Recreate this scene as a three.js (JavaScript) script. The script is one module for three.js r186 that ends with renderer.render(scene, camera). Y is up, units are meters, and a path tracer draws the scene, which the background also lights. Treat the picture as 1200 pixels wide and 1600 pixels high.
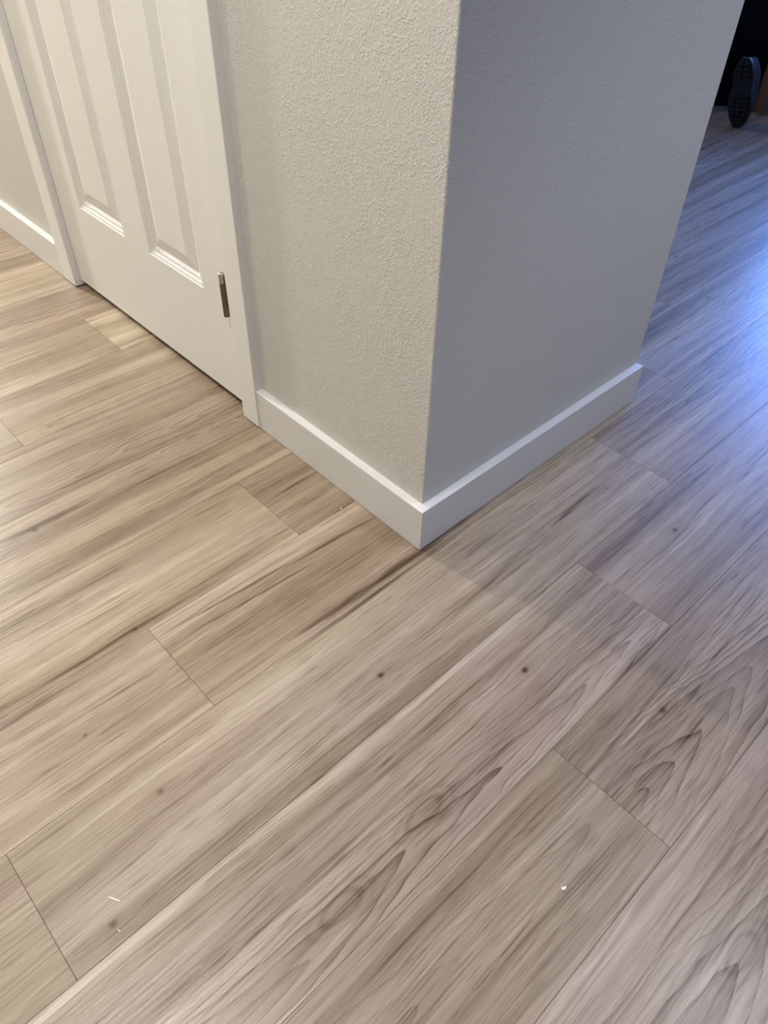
import * as THREE from 'three';
import { mergeGeometries } from 'three/addons/utils/BufferGeometryUtils.js';
import { RectAreaLightUniformsLib } from 'three/addons/lights/RectAreaLightUniformsLib.js';
RectAreaLightUniformsLib.init();

// ------------------------------------------------------------------ camera, sky, large lights, exposure
const scene = new THREE.Scene();
const camera = new THREE.PerspectiveCamera(68.868, 1200 / 1600, 0.05, 40);
camera.position.set(-0.6932, 1.0, 0.6163);
camera.quaternion.setFromRotationMatrix(new THREE.Matrix4().makeBasis(
  new THREE.Vector3(0.728812, 0.018612, 0.684461),
  new THREE.Vector3(0.468752, 0.715091, -0.518572),
  new THREE.Vector3(-0.499103, 0.698784, 0.512442)));
scene.background = new THREE.Color().setRGB(0.10, 0.26, 0.75);
const renderer = new THREE.WebGLRenderer({ antialias: true });
renderer.toneMapping = THREE.LinearToneMapping;
renderer.toneMappingExposure = 0.92;
renderer.shadowMap.enabled = true;
const LIGHT = {
  hall: { at: [-0.56, 2.36, -4.15], color: [1.0, 0.965, 0.89], power: 60 },
  hallNear: { at: [-1.15, 2.36, -1.75], color: [1.0, 0.95, 0.86], power: 5 },
  main: { at: [-0.92, 2.36, -0.08], color: [1.0, 0.975, 0.92], power: 12.5 },
  room: { at: [0.72, 2.36, 1.15], color: [0.87, 0.94, 1.05], power: 11.3, cone: 0.86 },
  far: { at: [1.75, 2.36, -2.3], color: [1.0, 0.80, 0.56], power: 3.2 },
  window: { color: [0.15, 0.33, 1.0], power: 66 },
};
{ // daylight entering through the far window
  const w = new THREE.RectAreaLight(new THREE.Color().setRGB(...LIGHT.window.color), LIGHT.window.power, 1.3, 0.95);
  w.position.set(5.24, 1.62, -0.5);
  w.lookAt(0, 1.62, -0.5);
  scene.add(w);
}

// ------------------------------------------------------------------ helpers
const used = {};
function numbered(n) { const k = used[n] = (used[n] ?? -1) + 1; return k ? `${n}_${String(k).padStart(3, '0')}` : n; }
function shade(m) { m.castShadow = m.receiveShadow = true; return m; }
function mesh(name, geo, mat, parent = scene) { const m = shade(new THREE.Mesh(geo, mat)); m.name = numbered(name); parent.add(m); return m; }
function group(name, parent = scene) { const g = new THREE.Group(); g.name = numbered(name); parent.add(g); return g; }
function structure(o, label) { o.userData.kind = 'structure'; if (label) o.userData.label = label; return o; }
function tag(o, label, category, grp) { o.userData.label = label; o.userData.category = category; if (grp) o.userData.group = grp; return o; }
function rng(s) { return () => { s |= 0; s = s + 0x6D2B79F5 | 0; let t = Math.imul(s ^ s >>> 15, 1 | s); t = t + Math.imul(t ^ t >>> 7, 61 | t) ^ t; return ((t ^ t >>> 14) >>> 0) / 4294967296; }; }
const T = new Float32Array(65536); { const r = rng(77); for (let i = 0; i < 65536; i++) T[i] = r() * 2 - 1; }
function noise(x, y, s = 0) { // smooth value noise, -1..1
  const xi = Math.floor(x), yi = Math.floor(y); let fx = x - xi, fy = y - yi;
  fx = fx * fx * (3 - 2 * fx); fy = fy * fy * (3 - 2 * fy);
  const b = s * 7919;
  const h = (i, j) => T[(Math.imul(i, 374761) ^ Math.imul(j, 668265) ^ Math.imul(i + j * 57 + b, 9277)) & 65535];
  const a = h(xi, yi), c = h(xi + 1, yi), d = h(xi, yi + 1), e = h(xi + 1, yi + 1);
  return a + (c - a) * fx + (d - a) * fy + (a - c - d + e) * fx * fy;
}
const clamp = (v, a = 0, b = 1) => v < a ? a : v > b ? b : v;
const smooth = (a, b, v) => { const t = clamp((v - a) / (b - a)); return t * t * (3 - 2 * t); };
function texture(w, h, px, srgb, wrap = true) { // px(i, j) -> [r, g, b] in 0..255
  const d = new Uint8Array(w * h * 4);
  for (let j = 0; j < h; j++) for (let i = 0; i < w; i++) { const c = px(i, j), o = (j * w + i) * 4; d[o] = clamp(c[0], 0, 255); d[o + 1] = clamp(c[1], 0, 255); d[o + 2] = clamp(c[2], 0, 255); d[o + 3] = 255; }
  const t = new THREE.DataTexture(d, w, h, THREE.RGBAFormat);
  t.magFilter = THREE.LinearFilter; t.minFilter = THREE.LinearMipmapLinearFilter; t.generateMipmaps = true; t.anisotropy = 8;
  if (wrap) t.wrapS = t.wrapT = THREE.RepeatWrapping;
  if (srgb) t.colorSpace = THREE.SRGBColorSpace;
  t.needsUpdate = true; return t;
}
function boxUV(g, size = 1) { // uv in metres from the dominant normal
  g = g.index ? g.toNonIndexed() : g; g.computeVertexNormals();
  const p = g.attributes.position, n = g.attributes.normal, uv = new Float32Array(p.count * 2);
  for (let i = 0; i < p.count; i++) {
    const ax = Math.abs(n.getX(i)), ay = Math.abs(n.getY(i)), az = Math.abs(n.getZ(i));
    const [u, v] = ay > ax && ay > az ? [p.getX(i), p.getZ(i)] : ax > az ? [p.getZ(i), p.getY(i)] : [p.getX(i), p.getY(i)];
    uv[2 * i] = u / size; uv[2 * i + 1] = v / size;
  }
  g.setAttribute('uv', new THREE.BufferAttribute(uv, 2)); return g;
}
function box(x0, x1, y0, y1, z0, z1) { const g = new THREE.BoxGeometry(x1 - x0, y1 - y0, z1 - z0); g.translate((x0 + x1) / 2, (y0 + y1) / 2, (z0 + z1) / 2); return g; }
function prism(points, y0, y1) { // plan polygon of [x, z] raised from y0 to y1
  const s = new THREE.Shape(points.map(([x, z]) => new THREE.Vector2(x, -z)));
  const g = new THREE.ExtrudeGeometry(s, { depth: y1 - y0, bevelEnabled: false, curveSegments: 6 });
  g.rotateX(-Math.PI / 2); g.translate(0, y0, 0); return g;
}
function sweep(profile, path) { // profile [[out, y]...] closed; path: list of stations {o:[x,z], n:[x,z]} (n = outward offset vector, mitres allowed)
  const pos = [], N = profile.length;
  const P = (s, k) => [s.o[0] + s.n[0] * profile[k][0], profile[k][1], s.o[1] + s.n[1] * profile[k][0]];
  for (let i = 0; i + 1 < path.length; i++) for (let k = 0; k < N; k++) {
    const a = P(path[i], k), b = P(path[i + 1], k), c = P(path[i + 1], (k + 1) % N), d = P(path[i], (k + 1) % N);
    pos.push(...a, ...b, ...c, ...a, ...c, ...d);
  }
  for (const [s, flip] of [[path[0], 1], [path[path.length - 1], 0]]) for (let k = 1; k + 1 < N; k++) {
    const t = [P(s, 0), P(s, k), P(s, k + 1)]; if (flip) t.reverse(); pos.push(...t.flat());
  }
  const g = new THREE.BufferGeometry(); g.setAttribute('position', new THREE.Float32BufferAttribute(pos, 3));
  g.computeVertexNormals(); return g;
}

// ------------------------------------------------------------------ materials
const plasterBump = texture(2048, 2048, (i, j) => { // orange-peel drywall, 0.6 m tile
  const x = i / 2048, y = j / 2048;
  const w = (f, s) => { // tileable value noise
    const xs = x * f, ys = y * f, xi = Math.floor(xs), yi = Math.floor(ys); let fx = xs - xi, fy = ys - yi; fx = fx * fx * (3 - 2 * fx); fy = fy * fy * (3 - 2 * fy);
    const h = (a, b) => T[(Math.imul(((a % f) + f) % f, 374761) ^ Math.imul(((b % f) + f) % f, 668265) ^ (s * 977)) & 65535];
    const a = h(xi, yi), c = h(xi + 1, yi), d = h(xi, yi + 1), e = h(xi + 1, yi + 1); return a + (c - a) * fx + (d - a) * fy + (a - c - d + e) * fx * fy;
  };
  const b = w(190, 2), c = w(330, 3), d = w(90, 6), z = 0.5 + 0.5 * w(11, 4);
  let v = 0.32 * b + 0.58 * c + 0.12 * d; v = 0.7 * smooth(-0.25, 0.6, v) * (0.45 + 0.55 * z) + 0.12 * (0.5 + 0.5 * d);
  v += 0.35 * smooth(0.93, 1.0, w(60, 8)) * smooth(0.2, 0.8, w(150, 9) * 0.5 + 0.5);
  return [v * 255, v * 255, v * 255];
}, false);
function plaster(bumpScale, col) {
  const t = plasterBump.clone(); t.repeat.set(1 / 0.6, 1 / 0.6); t.needsUpdate = true;
  return new THREE.MeshStandardMaterial({ color: new THREE.Color().setRGB(...col), roughness: 0.62, bumpMap: t, bumpScale });
}
const WALL = [0.585, 0.575, 0.53];
const M = {
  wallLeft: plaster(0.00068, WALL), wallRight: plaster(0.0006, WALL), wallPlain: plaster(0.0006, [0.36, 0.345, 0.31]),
  ceiling: new THREE.MeshStandardMaterial({ color: new THREE.Color().setRGB(0.78, 0.77, 0.74), roughness: 0.9 }),
  trim: new THREE.MeshStandardMaterial({ color: new THREE.Color().setRGB(0.79, 0.782, 0.75), roughness: 0.36 }),
  nickel: new THREE.MeshStandardMaterial({ color: new THREE.Color().setRGB(0.50, 0.46, 0.40), roughness: 0.26, metalness: 1 }),
  subfloor: new THREE.MeshStandardMaterial({ color: new THREE.Color().setRGB(0.12, 0.10, 0.08), roughness: 0.9 }),
  black: new THREE.MeshPhysicalMaterial({ specularIntensity: 0.25, color: new THREE.Color().setRGB(0.003, 0.003, 0.0035), roughness: 0.9 }),
  chip: new THREE.MeshStandardMaterial({ color: new THREE.Color().setRGB(0.85, 0.82, 0.74), roughness: 0.7 }),
};
const doorBump = [0, 1].map(k => texture(1024, 1024, (i, j) => { // pressed wood grain of the moulded door, 0.8 m tile
  const a = k ? j : i, b = k ? i : j; // a across the grain
  const x = a / 1024 * 0.8, y = b / 1024 * 0.8, w = noise(y * 6, x * 14, 3) * 0.012 + noise(y * 1.6, x * 5, 5) * 0.03;
  const g = noise((x + w) * 420, y * 9, 11) * 0.6 + noise((x + w) * 160, y * 4, 12) * 0.4;
  const v = 128 + 105 * smooth(0.1, 0.8, Math.abs(g)); return [v, v, v];
}, false));
function doorPaint(k, s) { const t = doorBump[k].clone(); t.repeat.set(1.25, 1.25); t.needsUpdate = true; return new THREE.MeshStandardMaterial({ color: M.trim.color, roughness: 0.4, bumpMap: t, bumpScale: s }); }
M.doorV = doorPaint(0, 0.0005); M.doorH = doorPaint(1, 0.0005);
M.skirting = new THREE.MeshStandardMaterial({ color: new THREE.Color().setRGB(0.68, 0.672, 0.65), roughness: 0.3 });
M.bronze = new THREE.MeshStandardMaterial({ color: new THREE.Color().setRGB(0.19, 0.165, 0.13), roughness: 0.3, metalness: 1 });

// ------------------------------------------------------------------ floor: vinyl planks, each with its own print
const ROW = 0.1945, LEN = 1.285, Z0 = 0.6, X0 = -2.3, X1 = 5.3, ZA = -4.5, ZB = 2.8;
const grainBump = texture(1024, 1024, (i, j) => { // embossed pores along x
  const x = i / 1024, y = j / 1024; let v = 0.75 + 0.2 * noise(x * 40, y * 300, 21);
  if (noise(x * 46, y * 420, 22) > 0.42) v -= 0.55; if (noise(x * 90 + 9, y * 520, 23) > 0.55) v -= 0.35;
  v *= 255; return [v, v, v];
}, false);
// what the print of a plank shows, measured on the floor in metres: streak [x0, z0, x1, z1, half width, darkness]; knot [x, z, radius, darkness];
// stripe [z, half width, lightness, x0, x1]; cathedral [x tip, z axis, half width, direction along x, pitch, from, to]
const PRINTS = {
  '-1': { tone: -4, pink: 0.38, knots: [[0.04, 0.481, 0.007, 0.6], [-0.18, 0.74, 0.006, 0.3]], stripes: [], cath: [[0.09, 0.540, 0.050, 1, 0.078, -0.14, 0.42, 1.35], [-0.30, 0.50, 0.05, 1, 0.17, -1.3, -0.16, 0.5]], streaks: [[-0.25, 0.470, 0.2, 0.452, 0.003, 0.3]] },
  '-2': { tone: -1, pink: 0.35, knots: [[-0.0586, 0.2932, 0.006, 0.95]], stripes: [[0.222, 0.011, 20, -1.0, 0.1]], cath: [[0.175, 0.372, 0.038, 1, 0.15, -0.9, 0.20, 1.2]], streaks: [[-0.55, 0.262, 0.0, 0.28, 0.003, 0.25], [-0.7, 0.312, -0.3, 0.318, 0.002, 0.25]], ovals: [[-0.34, 0.347, 0.032, 0.011], [-0.5, 0.36, 0.03, 0.012]] },
  '-3': { tone: 3, pink: 0.05, knots: [[-0.233, 0.1462, 0.006, 0.9], [-0.585, 0.078, 0.005, 0.5], [-0.715, 0.185, 0.006, 0.55], [0.396, 0.13, 0.005, 0.3]], stripes: [[0.196, 0.016, -20, -0.8, 0.0], [0.034, 0.008, -13, -0.8, -0.4], [0.05, 0.006, 9, -0.75, -0.2]], cath: [], streaks: [[0.22, 0.124, 0.36, 0.116, 0.0035, 0.55], [-0.1, 0.15, 0.2, 0.12, 0.004, 0.22], [-0.35, 0.02, 0.12, 0.019, 0.0045, 0.6]] },
  '-4': { tone: 2, pink: 0.25, knots: [], stripes: [[-0.055, 0.03, -13, -0.47, 0.4], [-0.167, 0.012, 10, -0.46, 0.1]], cath: [], streaks: [[-0.44, -0.150, -0.19, -0.137, 0.0025, 0.55], [-0.22, -0.134, 0.03, -0.117, 0.0028, 0.55], [-0.44, -0.125, -0.12, -0.105, 0.002, 0.45], [-0.3, -0.003, 0.06, 0.008, 0.007, 0.8], [-0.1, -0.004, 0.2, 0.004, 0.008, 0.45]] },
  '-4b': { tone: 9, pink: 0.0, knots: [[-0.62, -0.07, 0.004, 0.5]], stripes: [[-0.15, 0.012, -10, -1.2, -0.45]], cath: [], streaks: [[-1.1, -0.16, -0.46, -0.162, 0.003, 0.3], [-0.75, -0.135, -0.55, -0.13, 0.004, 0.3]] },
  '-5': { tone: 7, pink: 0.05, knots: [[-0.47, -0.19, 0.004, 0.5]], stripes: [[-0.335, 0.025, -10, -1.3, -0.14], [-0.19, 0.015, -15, -1.3, -0.14]], cath: [], streaks: [[-0.7, -0.192, -0.3, -0.19, 0.003, 0.5], [-0.42, -0.20, -0.14, -0.206, 0.003, 0.3]] },
  '-5b': { tone: 0, pink: 0.0, knots: [], stripes: [[-0.34, 0.025, -12, -0.14, 0.1]], cath: [], streaks: [[-0.12, -0.29, 0.02, -0.295, 0.003, 0.55], [-0.14, -0.23, 0.0, -0.235, 0.003, 0.25]] },
  '-6': { tone: 0, pink: 0.4, knots: [[-0.49, -0.515, 0.006, 0.6]], stripes: [[-0.385, 0.012, 15, -1.1, 0.1]], cath: [[-0.30, -0.548, 0.022, -1, 0.07, -0.36, 0.1]], streaks: [[-0.60, -0.53, -0.36, -0.517, 0.006, 0.65], [-0.4, -0.50, -0.1, -0.50, 0.003, 0.3]] },
  '-7': { tone: -2, pink: 0.6, knots: [], stripes: [[-0.745, 0.012, 6, -1, 0.1]], cath: [[-0.13, -0.606, 0.035, -1, 0.09, -0.9, 0.2], [-0.05, -0.66, 0.03, -1, 0.08, -0.12, 0.2]], streaks: [[-0.5, -0.59, -0.25, -0.587, 0.003, 0.3]] },
  '-8': { tone: 2, pink: 0.1, knots: [[-0.33, -0.79, 0.006, 0.5]], stripes: [], cath: [], streaks: [[-0.4, -0.86, 0.0, -0.86, 0.003, 0.3], [-0.4, -0.80, 0.0, -0.795, 0.003, 0.3]] },
  '-9': { tone: 0, pink: 0.15, knots: [], stripes: [[-0.972, 0.014, 20, -1.4, -0.07], [-1.04, 0.025, -12, -1.4, -0.07]], cath: [], streaks: [[-0.5, -1.08, -0.1, -1.082, 0.004, 0.3]] },
  '-9b': { tone: 22, pink: 0.0, knots: [], stripes: [], cath: [], streaks: [] },
  '0': { tone: -6, pink: 0.4, knots: [], stripes: [[0.615, 0.014, 17, -0.7, 0.5]], cath: [[-0.05, 0.728, 0.05, 1, 0.12, -0.5, 0.3]], streaks: [], ovals: [[-0.18, 0.727, 0.03, 0.012]] },
  '-2r': { tone: -3, pink: 0.3, knots: [[0.396, 0.287, 0.006, 0.6]], stripes: [], cath: [], streaks: [[0.22, 0.30, 0.5, 0.30, 0.003, 0.3]] },
};
function plankTexture(seed, x0, z0, w, h, spec) { // covers LEN x ROW from corner x0, z0
  const r = rng(seed), o1 = r() * 100, o2 = r() * 100, tone = spec.tone ?? (r() - 0.5) * 14, pink = spec.pink ?? r() * 0.6;
  const cath = spec.cath ?? (r() < 0.5 ? [[x0 + r() * LEN, z0 + ROW * (0.3 + 0.4 * r()), 0.04, r() < 0.5 ? -1 : 1, 0.12 + 0.08 * r(), x0 + 0.2 * r(), x0 + LEN * (0.4 + 0.6 * r())]] : []);
  const streaks = spec.streaks ?? Array.from({ length: 4 }, () => { const a = x0 + r() * LEN, b = z0 + r() * ROW; return [a, b, a + 0.2 + 0.2 * r(), b + (r() - 0.5) * 0.02, 0.003, 0.35]; });
  const knots = spec.knots ?? (r() < 0.5 ? [[x0 + r() * LEN, z0 + (0.2 + 0.6 * r()) * ROW, 0.006, 0.6]] : []);
  const stripes = spec.stripes ?? [[z0 + r() * ROW, 0.015, (r() - 0.5) * 24, x0, x0 + LEN]], ovals = spec.ovals ?? [];
  const px = (i, j) => {
    const x = x0 + (i + 0.5) / w * LEN; let z = z0 + (j + 0.5) / h * ROW; const zr = z;
    for (const k of knots) { const dx = (x - k[0]) / 0.05, dz = z - k[1]; z -= Math.sign(dz) * 0.006 * Math.exp(-dx * dx - Math.abs(dz) / 0.012); }
    const s = x + o1, t = z + o2;
    const wz = t + 0.0055 * noise(s * 3.2, t * 14, 1) + 0.0018 * noise(s * 11, t * 50, 2);
    let v = 0;
    v += 11 * noise(s * 1.1, wz * 26, 3) + 10 * noise(s * 2.2, wz * 70, 4);                     // broad bands
    const mid = noise(s * 3, wz * 190, 5); v += 5 * mid;
    const area = 0.5 + 0.5 * noise(s * 4, t * 22, 6);
    v += 6.5 * noise(s * 12, wz * 540, 7) * (0.4 + 0.8 * area);                                  // fibres
    v += 6.5 * noise(s * 32, wz * 1000, 8);
    const pr = noise(s * 22, wz * 660, 9); if (pr > 0.42) v -= 42 * (pr - 0.42) * (0.3 + area); // pores
    const dl = noise(s * 8, wz * 380, 10); if (dl > 0.42) v -= 40 * (dl - 0.42);                // long dark hairs
    const ll = noise(s * 10, wz * 460, 31); if (ll > 0.5) v += 18 * (ll - 0.5);                 // pale hairs
    const bl = noise(s * 1.6, wz * 36, 32); if (bl > 0.35) v -= 26 * (bl - 0.35);               // smoky bands
    for (const c of cath) {
      const inX = smooth(c[5], c[5] + 0.09, x) * (1 - smooth(c[6] - 0.05, c[6] + 0.02, x)); if (inX <= 0) continue;
      const a = (z + 0.010 * noise(s * 7, t * 16, 12) + 0.003 * noise(s * 26, t * 60, 18) - c[1]) / c[2]; const fade = inX * Math.exp(-Math.pow(Math.abs(a) / 1.7, 4)); if (fade < 0.01) continue;
      let hh = c[3] * (x - c[0]) / c[4] + 1.5 * Math.sqrt(a * a * 2.2 + 0.05) + 0.9 * a * a + 0.45 * noise(s * 4, t * 7, 13) + 0.10 * noise(s * 30, t * 80, 14);
      hh += 0.38 * noise(hh * 0.9, seed * 0.37, 33) + 40; const f = hh - Math.floor(hh), id = Math.floor(hh), strength = 0.55 + 0.45 * T[(id * 131 + seed * 17) & 65535];
      const line = Math.pow(f, 8) * (1 - smooth(0.97, 1, f)), body = smooth(0, 1, f);
      v += fade * (c[7] ?? 1.05) * (strength * (-52 * line * (0.8 + 0.5 * noise(s * 40, wz * 500, 15)) - 13 * body + 8));
    }
    for (const q of ovals) { const a = (x - q[0]) / q[2], b = (zr + 0.004 * noise(s * 20, t * 40, 16) - q[1]) / q[3], d = Math.hypot(a, b); v -= 16 * Math.exp(-Math.pow((d - 1) / 0.22, 2)); v -= 6 * Math.exp(-d * d); v -= 7 * Math.exp(-Math.pow((d - 1.7) / 0.2, 2)); }
    for (const q of streaks) {
      const f = (x - q[0]) / (q[2] - q[0]); if (f < 0 || f > 1) continue; const zc = q[1] + f * (q[3] - q[1]) + 0.0015 * noise(s * 14, 3, 17);
      const wdt = q[4] * (0.35 + 0.65 * Math.sin(Math.PI * f)), d = (zr - zc) / wdt; v -= 98 * q[5] * Math.exp(-d * d) * Math.pow(Math.sin(Math.PI * f), 0.6) * (0.8 + 0.35 * noise(s * 30, wz * 500, 19));
    }
    for (const q of stripes) { const d = (zr + 0.004 * noise(s * 4, 5, 20) - q[0]) / q[1]; v += q[2] * Math.exp(-d * d * d * d) * smooth(q[3] - 0.02, q[3] + 0.12, x) * (1 - smooth(q[4] - 0.12, q[4] + 0.02, x)) * (0.8 + 0.3 * mid); }
    for (const q of knots) { const d = Math.hypot((x - q[0]) / 1.25, zr - q[1]) / (q[2] * 0.78); v -= 70 * q[3] * Math.exp(-d * d * 1.3); v -= 14 * q[3] * Math.exp(-Math.pow((x - q[0]) / 0.035, 2) - Math.pow((zr - q[1]) / 0.006, 2)); }
    v += tone;
    const hue = noise(s * 2.2, t * 16, 24), p = clamp(pink + 0.25 * hue), g = clamp(0.3 - 0.35 * hue);
    v *= 1.16; return [147 + v + 0.5 * p, 131 + v * 1.02 - 2 * p + 1 * g, 113 + v * 1.0 + 1 * p - 6 * g];
  };
  return texture(w, h, px, true, false);
}
const floor = structure(group('floor'), 'light greige wood-look vinyl plank floor');
mesh('subfloor', box(X0, X1, -0.06, -0.0065, ZA, ZB), M.subfloor, floor);
function plankMaterial(map) { const b = grainBump.clone(); b.repeat.set(1, ROW / LEN * 1.0); b.needsUpdate = true; return new THREE.MeshPhysicalMaterial({ map, roughness: 0.33, specularIntensity: 0.66, bumpMap: b, bumpScale: 0.00012 }); }
const shared = []; for (let k = 0; k < 8; k++) shared.push(plankMaterial(plankTexture(900 + k, 0, 0, 1024, 160, {})));
function plankGeometry(l, w) { // top with a micro-bevel, sides below; origin at the low corner
  const gap = 0.00018, b = 0.0003, d = 0.0005, h = 0.006, pos = [], uv = [];
  const ring = (i, y) => [[i, y, i], [l - i, y, i], [l - i, y, w - i], [i, y, w - i]];
  const A = ring(gap + b, 0), B = ring(gap, -d), C = ring(gap, -h);
  const quad = (a, b2, c, d2) => { for (const p of [a, b2, c, a, c, d2]) { pos.push(...p); uv.push(p[0] / LEN, p[2] / ROW); } };
  quad(A[0], A[3], A[2], A[1]);
  for (let k = 0; k < 4; k++) { const n = (k + 1) % 4; quad(A[k], A[n], B[n], B[k]); quad(B[k], B[n], C[n], C[k]); }
  const g = new THREE.BufferGeometry(); g.setAttribute('position', new THREE.Float32BufferAttribute(pos, 3)); g.setAttribute('uv', new THREE.Float32BufferAttribute(uv, 2)); g.computeVertexNormals(); return g;
}
const fullPlank = plankGeometry(LEN, ROW);
const KNOWN = { '-1': -0.133, '-2': 0.191, '-3': 0.510, '-4': -0.4545, '-5': -0.137, '-6': 0.183, '-7': 0.503, '-8': -0.400, '-9': -0.067 };
const rp = rng(5);
for (let i = Math.floor((ZA - Z0) / ROW); Z0 + i * ROW < ZB; i++) {
  const za = Math.max(ZA, Z0 + i * ROW), zb = Math.min(ZB, Z0 + (i + 1) * ROW), join = KNOWN[i] ?? (-0.133 + 0.32 * (-1 - i));
  let a = join - Math.ceil((join - X0) / LEN) * LEN;
  for (; a < X1; a += LEN) {
    const xa = Math.max(X0, a), xb = Math.min(X1, a + LEN); if (xb - xa < 0.02) continue;
    const nearZone = xa < 1.5 && xb > -1.3 && zb > -1.4 && za < 0.9 && !(xa > 0.1 && zb < -0.2);
    const left = a + LEN / 2 < (KNOWN[i] ?? -9), key = String(i);
    let mat;
    if (nearZone) {
      let spec = {};
      if (i === -4 || i === -5 || i === -9) spec = (i === -4 ? (a < -0.6 ? PRINTS['-4b'] : a < 0.3 ? PRINTS['-4'] : {}) : i === -5 ? (a < -0.6 ? PRINTS['-5'] : a < 0.3 ? PRINTS['-5b'] : {}) : (a < -0.6 ? PRINTS['-9'] : PRINTS['-9b']));
      else if (i === -2) spec = a < 0 ? PRINTS['-2'] : PRINTS['-2r'];
      else if (i === -1) spec = PRINTS['-1'];
      else if (i === -8) spec = a > -0.6 ? PRINTS['-8'] : {};
      else if (PRINTS[key] && a < 0.1) spec = PRINTS[key];
      mat = plankMaterial(plankTexture(1000 + i * 31 + Math.round(a * 100), a, Z0 + i * ROW, 2048, 312, spec));
    } else mat = shared[Math.floor(rp() * shared.length)];
    const whole = xb - xa > LEN - 1e-6 && zb - za > ROW - 1e-6;
    const g = whole ? fullPlank : plankGeometry(xb - xa, zb - za);
    if (!whole && xa > a + 1e-6) { const u = g.attributes.uv; for (let k = 0; k < u.count; k++) u.setX(k, u.getX(k) + (xa - a) / LEN); }
    const p = mesh('plank', g, mat, floor); p.position.set(xa, 0, za);
  }
}

// ------------------------------------------------------------------ walls and ceiling
const H = 2.42, WL = 0.016, WR = -0.016, TH = 0.11, END = 0.6865;
const rc = 0.0025, arc = []; for (let k = 0; k <= 3; k++) { const a = Math.PI / 2 * (k / 6); arc.push([WL + rc - rc * Math.cos(a), WR - rc + rc * Math.sin(a)]); }
const mid = arc[3], inner = [WL + TH, WR - TH];
const arc2 = []; for (let k = 3; k <= 6; k++) { const a = Math.PI / 2 * (k / 6); arc2.push([WL + rc - rc * Math.cos(a), WR - rc + rc * Math.sin(a)]); }
const DR = -0.535, DL = -1.323, DT = 2.05; // door opening
structure(mesh('wall_left', boxUV(mergeGeometries([
  prism([[WL, DR], ...arc, inner, [WL + TH, DR]].reverse(), 0, H),
  prism([[WL, ZA], [WL, DL], [WL + TH, DL], [WL + TH, ZA]].reverse(), 0, H),
  prism([[WL, DL], [WL, DR], [WL + TH, DR], [WL + TH, DL]].reverse(), DT, H)].map(g => g.index ? g.toNonIndexed() : g))), M.wallLeft), 'greige orange-peel textured wall with the white door in it');
structure(mesh('wall_right', boxUV(prism([...arc2, [END, WR], [END, WR - TH], inner].reverse(), 0, H)), M.wallRight), 'smooth grey end face of the wall block in shade');
structure(mesh('wall_inner', boxUV(box(END - TH, END, 0, H, ZA, WR - TH)), M.wallPlain));
structure(mesh('wall_hall', boxUV(box(X0 - 0.1, X0, 0, H, ZA, ZB)), M.wallPlain));
structure(mesh('wall_back', boxUV(box(X0 - 0.1, X1 + 0.12, 0, H, ZB, ZB + 0.1)), M.wallPlain));
structure(mesh('wall_end', boxUV(box(X0 - 0.1, X1 + 0.12, 0, H, ZA - 0.1, ZA)), M.wallPlain));
const WY0 = 1.14, WY1 = 2.1, WZ0 = -1.15, WZ1 = 0.15;
structure(mesh('wall_far', boxUV(mergeGeometries([
  box(X1, X1 + 0.12, 0, WY0, ZA, ZB), box(X1, X1 + 0.12, WY1, H, ZA, ZB), box(X1, X1 + 0.12, WY0, WY1, ZA, WZ0), box(X1, X1 + 0.12, WY0, WY1, WZ1, ZB)])), M.wallPlain));
structure(mesh('ceiling', boxUV(box(X0 - 0.1, X1 + 0.12, H, H + 0.1, ZA - 0.1, ZB + 0.1)), M.ceiling));
{ const w = structure(group('window_1')), zm = (WZ0 + WZ1) / 2;
  mesh('frame', mergeGeometries([box(X1 + 0.03, X1 + 0.09, WY0, WY0 + 0.05, WZ0, WZ1), box(X1 + 0.03, X1 + 0.09, WY1 - 0.05, WY1, WZ0, WZ1), box(X1 + 0.03, X1 + 0.09, WY0, WY1, WZ0, WZ0 + 0.05), box(X1 + 0.03, X1 + 0.09, WY0, WY1, WZ1 - 0.05, WZ1), box(X1 + 0.03, X1 + 0.09, WY0, WY1, zm - 0.03, zm + 0.03)]), M.trim, w);
  const glass = new THREE.MeshPhysicalMaterial({ transmission: 1, roughness: 0, thickness: 0, ior: 1.5 });
  mesh('pane', box(X1 + 0.055, X1 + 0.06, WY0 + 0.05, WY1 - 0.05, WZ0 + 0.05, zm - 0.03), glass, w);
  mesh('pane', box(X1 + 0.055, X1 + 0.06, WY0 + 0.05, WY1 - 0.05, zm + 0.03, WZ1 - 0.05), glass, w); }

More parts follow.
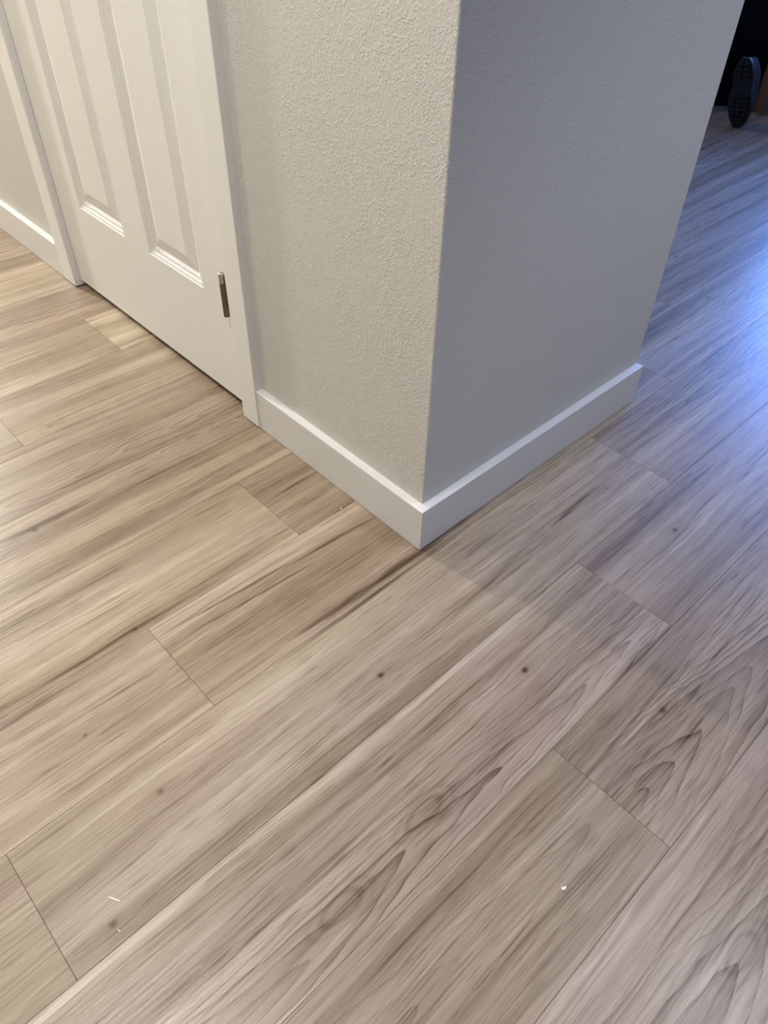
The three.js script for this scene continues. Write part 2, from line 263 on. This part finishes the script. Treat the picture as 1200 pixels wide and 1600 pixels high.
// ------------------------------------------------------------------ baseboards and casings
const BT = 0.016, bbProfile = [[0, 0.0016], [BT, 0.0016], [BT, 0.0940], [BT - 0.0006, 0.0951], [BT - 0.0018, 0.0955], [0, 0.0958]];
structure(mesh('baseboard_left', sweep(bbProfile, [{ o: [WL, -0.4845], n: [-1, 0] }, { o: [WL, WR], n: [-1, 1] }]), M.skirting), 'white baseboard between the door casing and the wall corner');
structure(mesh('baseboard_right', sweep(bbProfile, [{ o: [WL, WR], n: [-1, 1] }, { o: [END, WR], n: [0.15, 1] }]), M.skirting), 'white baseboard along the shaded end face of the wall');
structure(mesh('baseboard_hall', sweep(bbProfile, [{ o: [WL, ZA], n: [-1, 0] }, { o: [WL, -1.382], n: [-1, 0] }]), M.skirting), 'white baseboard at the left edge, left of the door casing');
function casing(z0, z1, name, label, y0) {
  const e = 0.0012, f = -0.0022, s = new THREE.Shape([[WL, z0], [f + e, z0], [f, z0 + e], [f, z1 - e], [f + e, z1], [WL, z1]].map(([x, z]) => new THREE.Vector2(x, -z)));
  const g = new THREE.ExtrudeGeometry(s, { depth: 2.1 - y0, bevelEnabled: false }); g.rotateX(-Math.PI / 2); g.translate(0, y0, 0);
  structure(mesh(name, boxUV(g), M.trim), label);
}
casing(-0.541, -0.4848, 'trim_1', 'white door casing on the right side of the door', 0.0035);
casing(-1.3825, -1.317, 'trim_2', 'white door casing on the left side of the door', 0.004);
structure(mesh('trim_3', boxUV(box(-0.0022, WL, 2.045, 2.1, -1.317, -0.541)), M.trim));

// ------------------------------------------------------------------ door
const door = structure(group('door_1'), 'white moulded panel door with a nickel hinge');
{
  const FX = 0.0155, BX = FX + 0.035, L = -1.3125, R = -0.5425, B = 0.0198, TOP = 2.035;
  const panels = [[-1.190, -0.978, 0.2515, 0.93], [-0.868, -0.659, 0.2515, 0.93], [-1.190, -0.978, 1.06, 1.92], [-0.868, -0.659, 1.06, 1.92]];
  const zs = [L, -1.190, -0.978, -0.868, -0.659, R];
  // stiles, rails and mullion of the moulded skin, each with its grain running its own way
  const member = (name, z0, z1, y0, y1, mat) => { const g = boxUV(box(FX, BX, y0, y1, z0, z1)); mesh(name, g, mat, door); };
  member('stile', zs[0], zs[1], B, TOP, M.doorV); member('stile', zs[4], zs[5], B, TOP, M.doorV);
  member('mullion', zs[2], zs[3], 0.2515, 0.93, M.doorV); member('mullion', zs[2], zs[3], 1.06, 1.92, M.doorV);
  member('rail', zs[1], zs[4], B, 0.2515, M.doorH); member('rail', zs[1], zs[4], 0.93, 1.06, M.doorH); member('rail', zs[1], zs[4], 1.92, TOP, M.doorH);
  const prof = [[0, 0], [0.0016, 0.0016], [0.0075, 0.0032], [0.009, 0.0052], [0.0155, 0.0066], [0.0205, 0.0100], [0.0225, 0.0102], [0.049, 0.0028], [0.051, 0.0022]];
  for (const [z0, z1, y0, y1] of panels) {
    const pos = [], rect = ([d, h]) => [[FX + h, y0 + d, z0 + d], [FX + h, y0 + d, z1 - d], [FX + h, y1 - d, z1 - d], [FX + h, y1 - d, z0 + d]];
    for (let k = 0; k + 1 < prof.length; k++) { const a = rect(prof[k]), b = rect(prof[k + 1]); for (let e = 0; e < 4; e++) { const n = (e + 1) % 4; pos.push(...a[e], ...a[n], ...b[n], ...a[e], ...b[n], ...b[e]); } }
    const c = rect(prof[prof.length - 1]); pos.push(...c[0], ...c[1], ...c[2], ...c[0], ...c[2], ...c[3]);
    const bk = [[BX - 0.008, y0, z0], [BX - 0.008, y0, z1], [BX - 0.008, y1, z1], [BX - 0.008, y1, z0]]; pos.push(...bk[0], ...bk[2], ...bk[1], ...bk[0], ...bk[3], ...bk[2]);
    const g = new THREE.BufferGeometry(); g.setAttribute('position', new THREE.Float32BufferAttribute(pos, 3));
    mesh('panel', boxUV(g), M.doorV, door);
  }
  mesh('jamb', mergeGeometries([box(0.008, 0.126, 0.0045, DT, DL, -1.3145), box(0.0165, 0.126, 0.0045, DT, -0.5405, DR), box(0.016, 0.126, 2.037, DT, -1.3145, -0.5405)]), M.trim, door);
  mesh('stop', mergeGeometries([box(BX + 0.001, BX + 0.013, 0.0045, 2.03, -1.3145, -1.295), box(BX + 0.001, BX + 0.013, 0.0045, 2.03, -0.562, -0.5405)]), M.trim, door);
  // hinge barrel: five knuckles on a pin with a domed tip
  const hinge = group('hinge', door); hinge.position.set(0.0055, 0, -0.5655);
  const y0 = 0.2315, y1 = 0.3205, n = 5, r = 0.0056, seg = (y1 - y0) / n;
  for (let k = 0; k < n; k++) {
    const pts = [[0, 0], [r - 0.0006, 0], [r, 0.0005], [r, seg - 0.0007], [r - 0.0006, seg - 0.0002], [0, seg - 0.0002]].map(p => new THREE.Vector2(...p));
    const g = new THREE.LatheGeometry(pts, 20); g.translate(0, y0 + k * seg, 0); mesh('knuckle', g, k === n - 1 ? M.nickel : M.bronze, hinge);
  }
  const tip = new THREE.LatheGeometry([[0, -0.004], [r * 0.8, -0.004], [r * 1.06, -0.0005], [r * 1.06, 0.0012], [r * 0.95, 0.0026], [r * 0.6, 0.0036], [0, 0.004]].map(p => new THREE.Vector2(...p)), 20);
  const tp = tip.clone(); tp.translate(0, y1 + 0.0005, 0); mesh('pin_tip', tp, M.nickel, hinge);
  mesh('hinge_leaf', box(-0.0005, 0.012, y0, y1, 0.004, 0.0055), M.bronze, hinge);
}

// ------------------------------------------------------------------ lamps
function lamp(name, spec, r, label) {
  const g = group(name); g.position.set(spec.at[0], H, spec.at[2]);
  mesh('base', new THREE.LatheGeometry([[0, -0.001], [r + 0.012, -0.001], [r + 0.012, -0.022], [r, -0.026], [0, -0.026]].map(p => new THREE.Vector2(...p)), 40), M.trim, g);
  const em = new THREE.MeshStandardMaterial({ color: 0xffffff, emissive: new THREE.Color().setRGB(...spec.color), emissiveIntensity: 1.2, roughness: 0.6 });
  mesh('diffuser', new THREE.LatheGeometry([[r * 0.97, -0.0262], [r * 0.9, -0.036], [r * 0.6, -0.042], [0, -0.044]].map(p => new THREE.Vector2(...p)), 40), em, g);
  const l = new THREE.SpotLight(new THREE.Color().setRGB(...spec.color), spec.power, 0, spec.cone ?? 1.5, 0.35, 2);
  l.castShadow = true; l.shadow.radius = r / 0.02; l.position.set(0, -0.06, 0); l.target.position.set(0, -2, 0); g.add(l, l.target);
  tag(g, label, 'ceiling light');
}
lamp('ceiling_light', LIGHT.hall, 0.09, 'round flush ceiling light in the hallway by the door');
lamp('ceiling_light', LIGHT.main, 0.12, 'round flush ceiling light over the floor left of the camera');
lamp('ceiling_light', LIGHT.hallNear, 0.07, 'small round flush ceiling light in the hallway facing the door');
lamp('ceiling_light', LIGHT.far, 0.05, 'warm round ceiling light in the room before the black cabinet');
lamp('ceiling_light', LIGHT.room, 0.16, 'round flush ceiling light in the room before the end face');

// ------------------------------------------------------------------ things beyond the wall, top right
{ // black cabinet with an open dark recess underneath, turned 45 degrees
  const c = group('cabinet'); c.position.set(2.84, 0, -1.02); c.rotation.y = Math.atan2(-0.684, 0.729);
  // local x = along the front (to the right), local -z = away from the viewer
  mesh('body', box(-0.6, 0.85, 0.212, 0.56, -0.45, 0.0), M.black, c);
  mesh('recessed_base', box(-0.6, 0.85, 0.001, 0.212, -0.45, -0.02), M.black, c);
  tag(c, 'black cabinet beyond the wall end in the top right corner', 'cabinet');
}
{ // shoe on its toe, sole towards the viewer's left
  const rub = new THREE.MeshStandardMaterial({ color: new THREE.Color().setRGB(0.012, 0.012, 0.012), roughness: 0.5 }), up = new THREE.MeshStandardMaterial({ color: new THREE.Color().setRGB(0.016, 0.015, 0.015), roughness: 0.85 });
  const s = group('shoe'); const LEN2 = 0.25;
  const hw = u => 0.055 * Math.pow(Math.max(0, Math.sin(Math.PI * clamp(0.015 + u * 0.97))), 0.42) * (1 - 0.26 * Math.exp(-Math.pow((u - 0.58) / 0.16, 2)) - 0.10 * smooth(0.5, 1, u));
  const ht = u => 0.03 + 0.02 * smooth(0, 0.3, u) + 0.045 * smooth(0.3, 0.62, u) + 0.01 * smooth(0.85, 1, u);
  // local frame: y along the shoe (toe 0 -> heel up), x across, z out of the sole (sole faces +z)
  const outline = []; for (let k = 0; k <= 40; k++) { const u = k / 40; outline.push(new THREE.Vector2(hw(u), u * LEN2)); } for (let k = 40; k >= 0; k--) { const u = k / 40; outline.push(new THREE.Vector2(-hw(u), u * LEN2)); }
  const sole = new THREE.ExtrudeGeometry(new THREE.Shape(outline), { depth: 0.012, bevelEnabled: true, bevelSize: 0.003, bevelThickness: 0.003, bevelSegments: 2 });
  mesh('sole', sole, rub, s);
  const lugs = [];
  for (let k = 0; k < 7; k++) for (const side of [-1, 0, 1]) { // ribs under the ball of the foot and the heel
    const u = 0.07 + k * 0.068, w = hw(u) * 0.52; const b = box(side * w * 1.08 - w / 2.3, side * w * 1.08 + w / 2.3, u * LEN2 - 0.0052, u * LEN2 + 0.0052, 0.014, 0.0225); b.rotateZ(0); lugs.push(b);
  }
  for (let k = 0; k < 4; k++) for (const side of [-1, 1]) { const u = 0.73 + k * 0.068, w = hw(u) * 0.8; lugs.push(box(side > 0 ? 0.004 : -w, side > 0 ? w : -0.004, u * LEN2 - 0.0055, u * LEN2 + 0.0055, 0.014, 0.0245)); }
  for (const l of lugs) mesh('lug', l, rub, s);
  const pos = [], idx = [], NU = 36, NV = 20;
  for (let i = 0; i <= NU; i++) { const u = i / NU, e = Math.pow(Math.sin(Math.PI * clamp(u * 0.985 + 0.0075)), 0.35); for (let j = 0; j <= NV; j++) { const a = Math.PI * j / NV; const w = hw(u) * (0.98 - 0.25 * Math.sin(a) * smooth(0.2, 0.6, u)); pos.push(Math.cos(a) * w, 0.004 + u * (LEN2 - 0.008), -ht(u) * e * Math.pow(Math.sin(a), 0.7)); } }
  for (let i = 0; i < NU; i++) for (let j = 0; j < NV; j++) { const a = i * (NV + 1) + j, b = a + NV + 1; idx.push(a, a + 1, b, b, a + 1, b + 1); }
  const g = new THREE.BufferGeometry(); g.setAttribute('position', new THREE.Float32BufferAttribute(pos, 3)); g.setIndex(idx); g.computeVertexNormals(); mesh('upper', g, up, s);
  mesh('heel_tab', box(-0.006, 0.006, LEN2 * 0.62, LEN2 * 0.70, -0.06, -0.052), up, s);
  // sole normal towards the left of the view, shoe leaning a little to the left
  const right = new THREE.Vector3(0.729, 0, 0.684).normalize(), back = new THREE.Vector3(-0.698, 0, 0.716).normalize();
  const nz = right.clone().multiplyScalar(-0.80).addScaledVector(back, 0.60).normalize();
  const yy = new THREE.Vector3(0, 1, 0).addScaledVector(right, -0.20).normalize(); nz.addScaledVector(yy, -nz.dot(yy)).normalize();
  const xx = yy.clone().cross(nz).normalize();
  s.quaternion.setFromRotationMatrix(new THREE.Matrix4().makeBasis(xx, yy, nz)); s.position.set(2.683, 0.008, -0.80);
  tag(s, 'black shoe with a ribbed sole standing on its toe by the cabinet', 'shoe');
}
{ // cardboard box edge at the right frame edge
  const m = new THREE.MeshStandardMaterial({ color: new THREE.Color().setRGB(0.20, 0.10, 0.055), roughness: 0.85 });
  const b = group('cardboard_box'); b.position.set(2.93, 0, -0.80); b.rotation.y = Math.atan2(-0.684, 0.729);
  mesh('carton', box(-0.035, 0.2, 0.001, 0.2, -0.07, 0.0), m, b); mesh('flap', box(-0.035, 0.2, 0.2, 0.203, -0.05, 0.0), m, b);
  tag(b, 'brown cardboard box at the right edge behind the black shoe', 'box');
}

// ------------------------------------------------------------------ crumbs on the floor
function crumb(x, z, size, seed, label) {
  const g = new THREE.IcosahedronGeometry(size, 1), p = g.attributes.position, r = rng(seed);
  const k = new Map(); for (let i = 0; i < p.count; i++) { const key = [p.getX(i), p.getY(i), p.getZ(i)].map(v => v.toFixed(5)).join(); if (!k.has(key)) k.set(key, 0.7 + 0.6 * r()); const f = k.get(key); p.setXYZ(i, p.getX(i) * f * 1.5, p.getY(i) * f * 0.7, p.getZ(i) * f); }
  g.computeVertexNormals(); g.computeBoundingBox(); const m = mesh('crumb', g, M.chip); m.position.set(x, -g.boundingBox.min.y, z); m.rotation.y = r() * 6; return tag(m, label, 'crumb');
}
crumb(-0.2795, 0.5340, 0.0016, 1, 'larger of the two touching white crumbs on the plank at lower right');
crumb(-0.2765, 0.5352, 0.0015, 2, 'smaller of the two touching white crumbs on the plank at lower right');
crumb(-0.0379, -1.2292, 0.0019, 3, 'pale crumb on the floor just before the left foot of the door');
crumb(-0.0341, -0.1787, 0.0013, 4, 'pale crumb on the floor by the baseboard left of the corner');
function sliver(x0, z0, x1, z1, w, label) {
  const l = Math.hypot(x1 - x0, z1 - z0), s = new THREE.Shape([[0, 0], [l * 0.3, -w * 0.5], [l * 0.95, -w * 0.35], [l, w * 0.1], [l * 0.6, w * 0.5], [l * 0.05, w * 0.4]].map(p => new THREE.Vector2(...p)));
  const g = new THREE.ExtrudeGeometry(s, { depth: w * 0.6, bevelEnabled: false }); g.rotateX(-Math.PI / 2); const m = mesh('sliver', g, M.chip); m.position.set(x0, 0.0002, z0); m.rotation.y = -Math.atan2(z1 - z0, x1 - x0); return tag(m, label, 'sliver');
}
sliver(-0.7039, 0.1525, -0.6953, 0.1686, 0.0012, 'longer thin white sliver on the plank at lower left');
sliver(-0.7140, 0.1935, -0.7125, 0.1985, 0.0008, 'tiny white sliver below the longer one at lower left');

renderer.render(scene, camera);
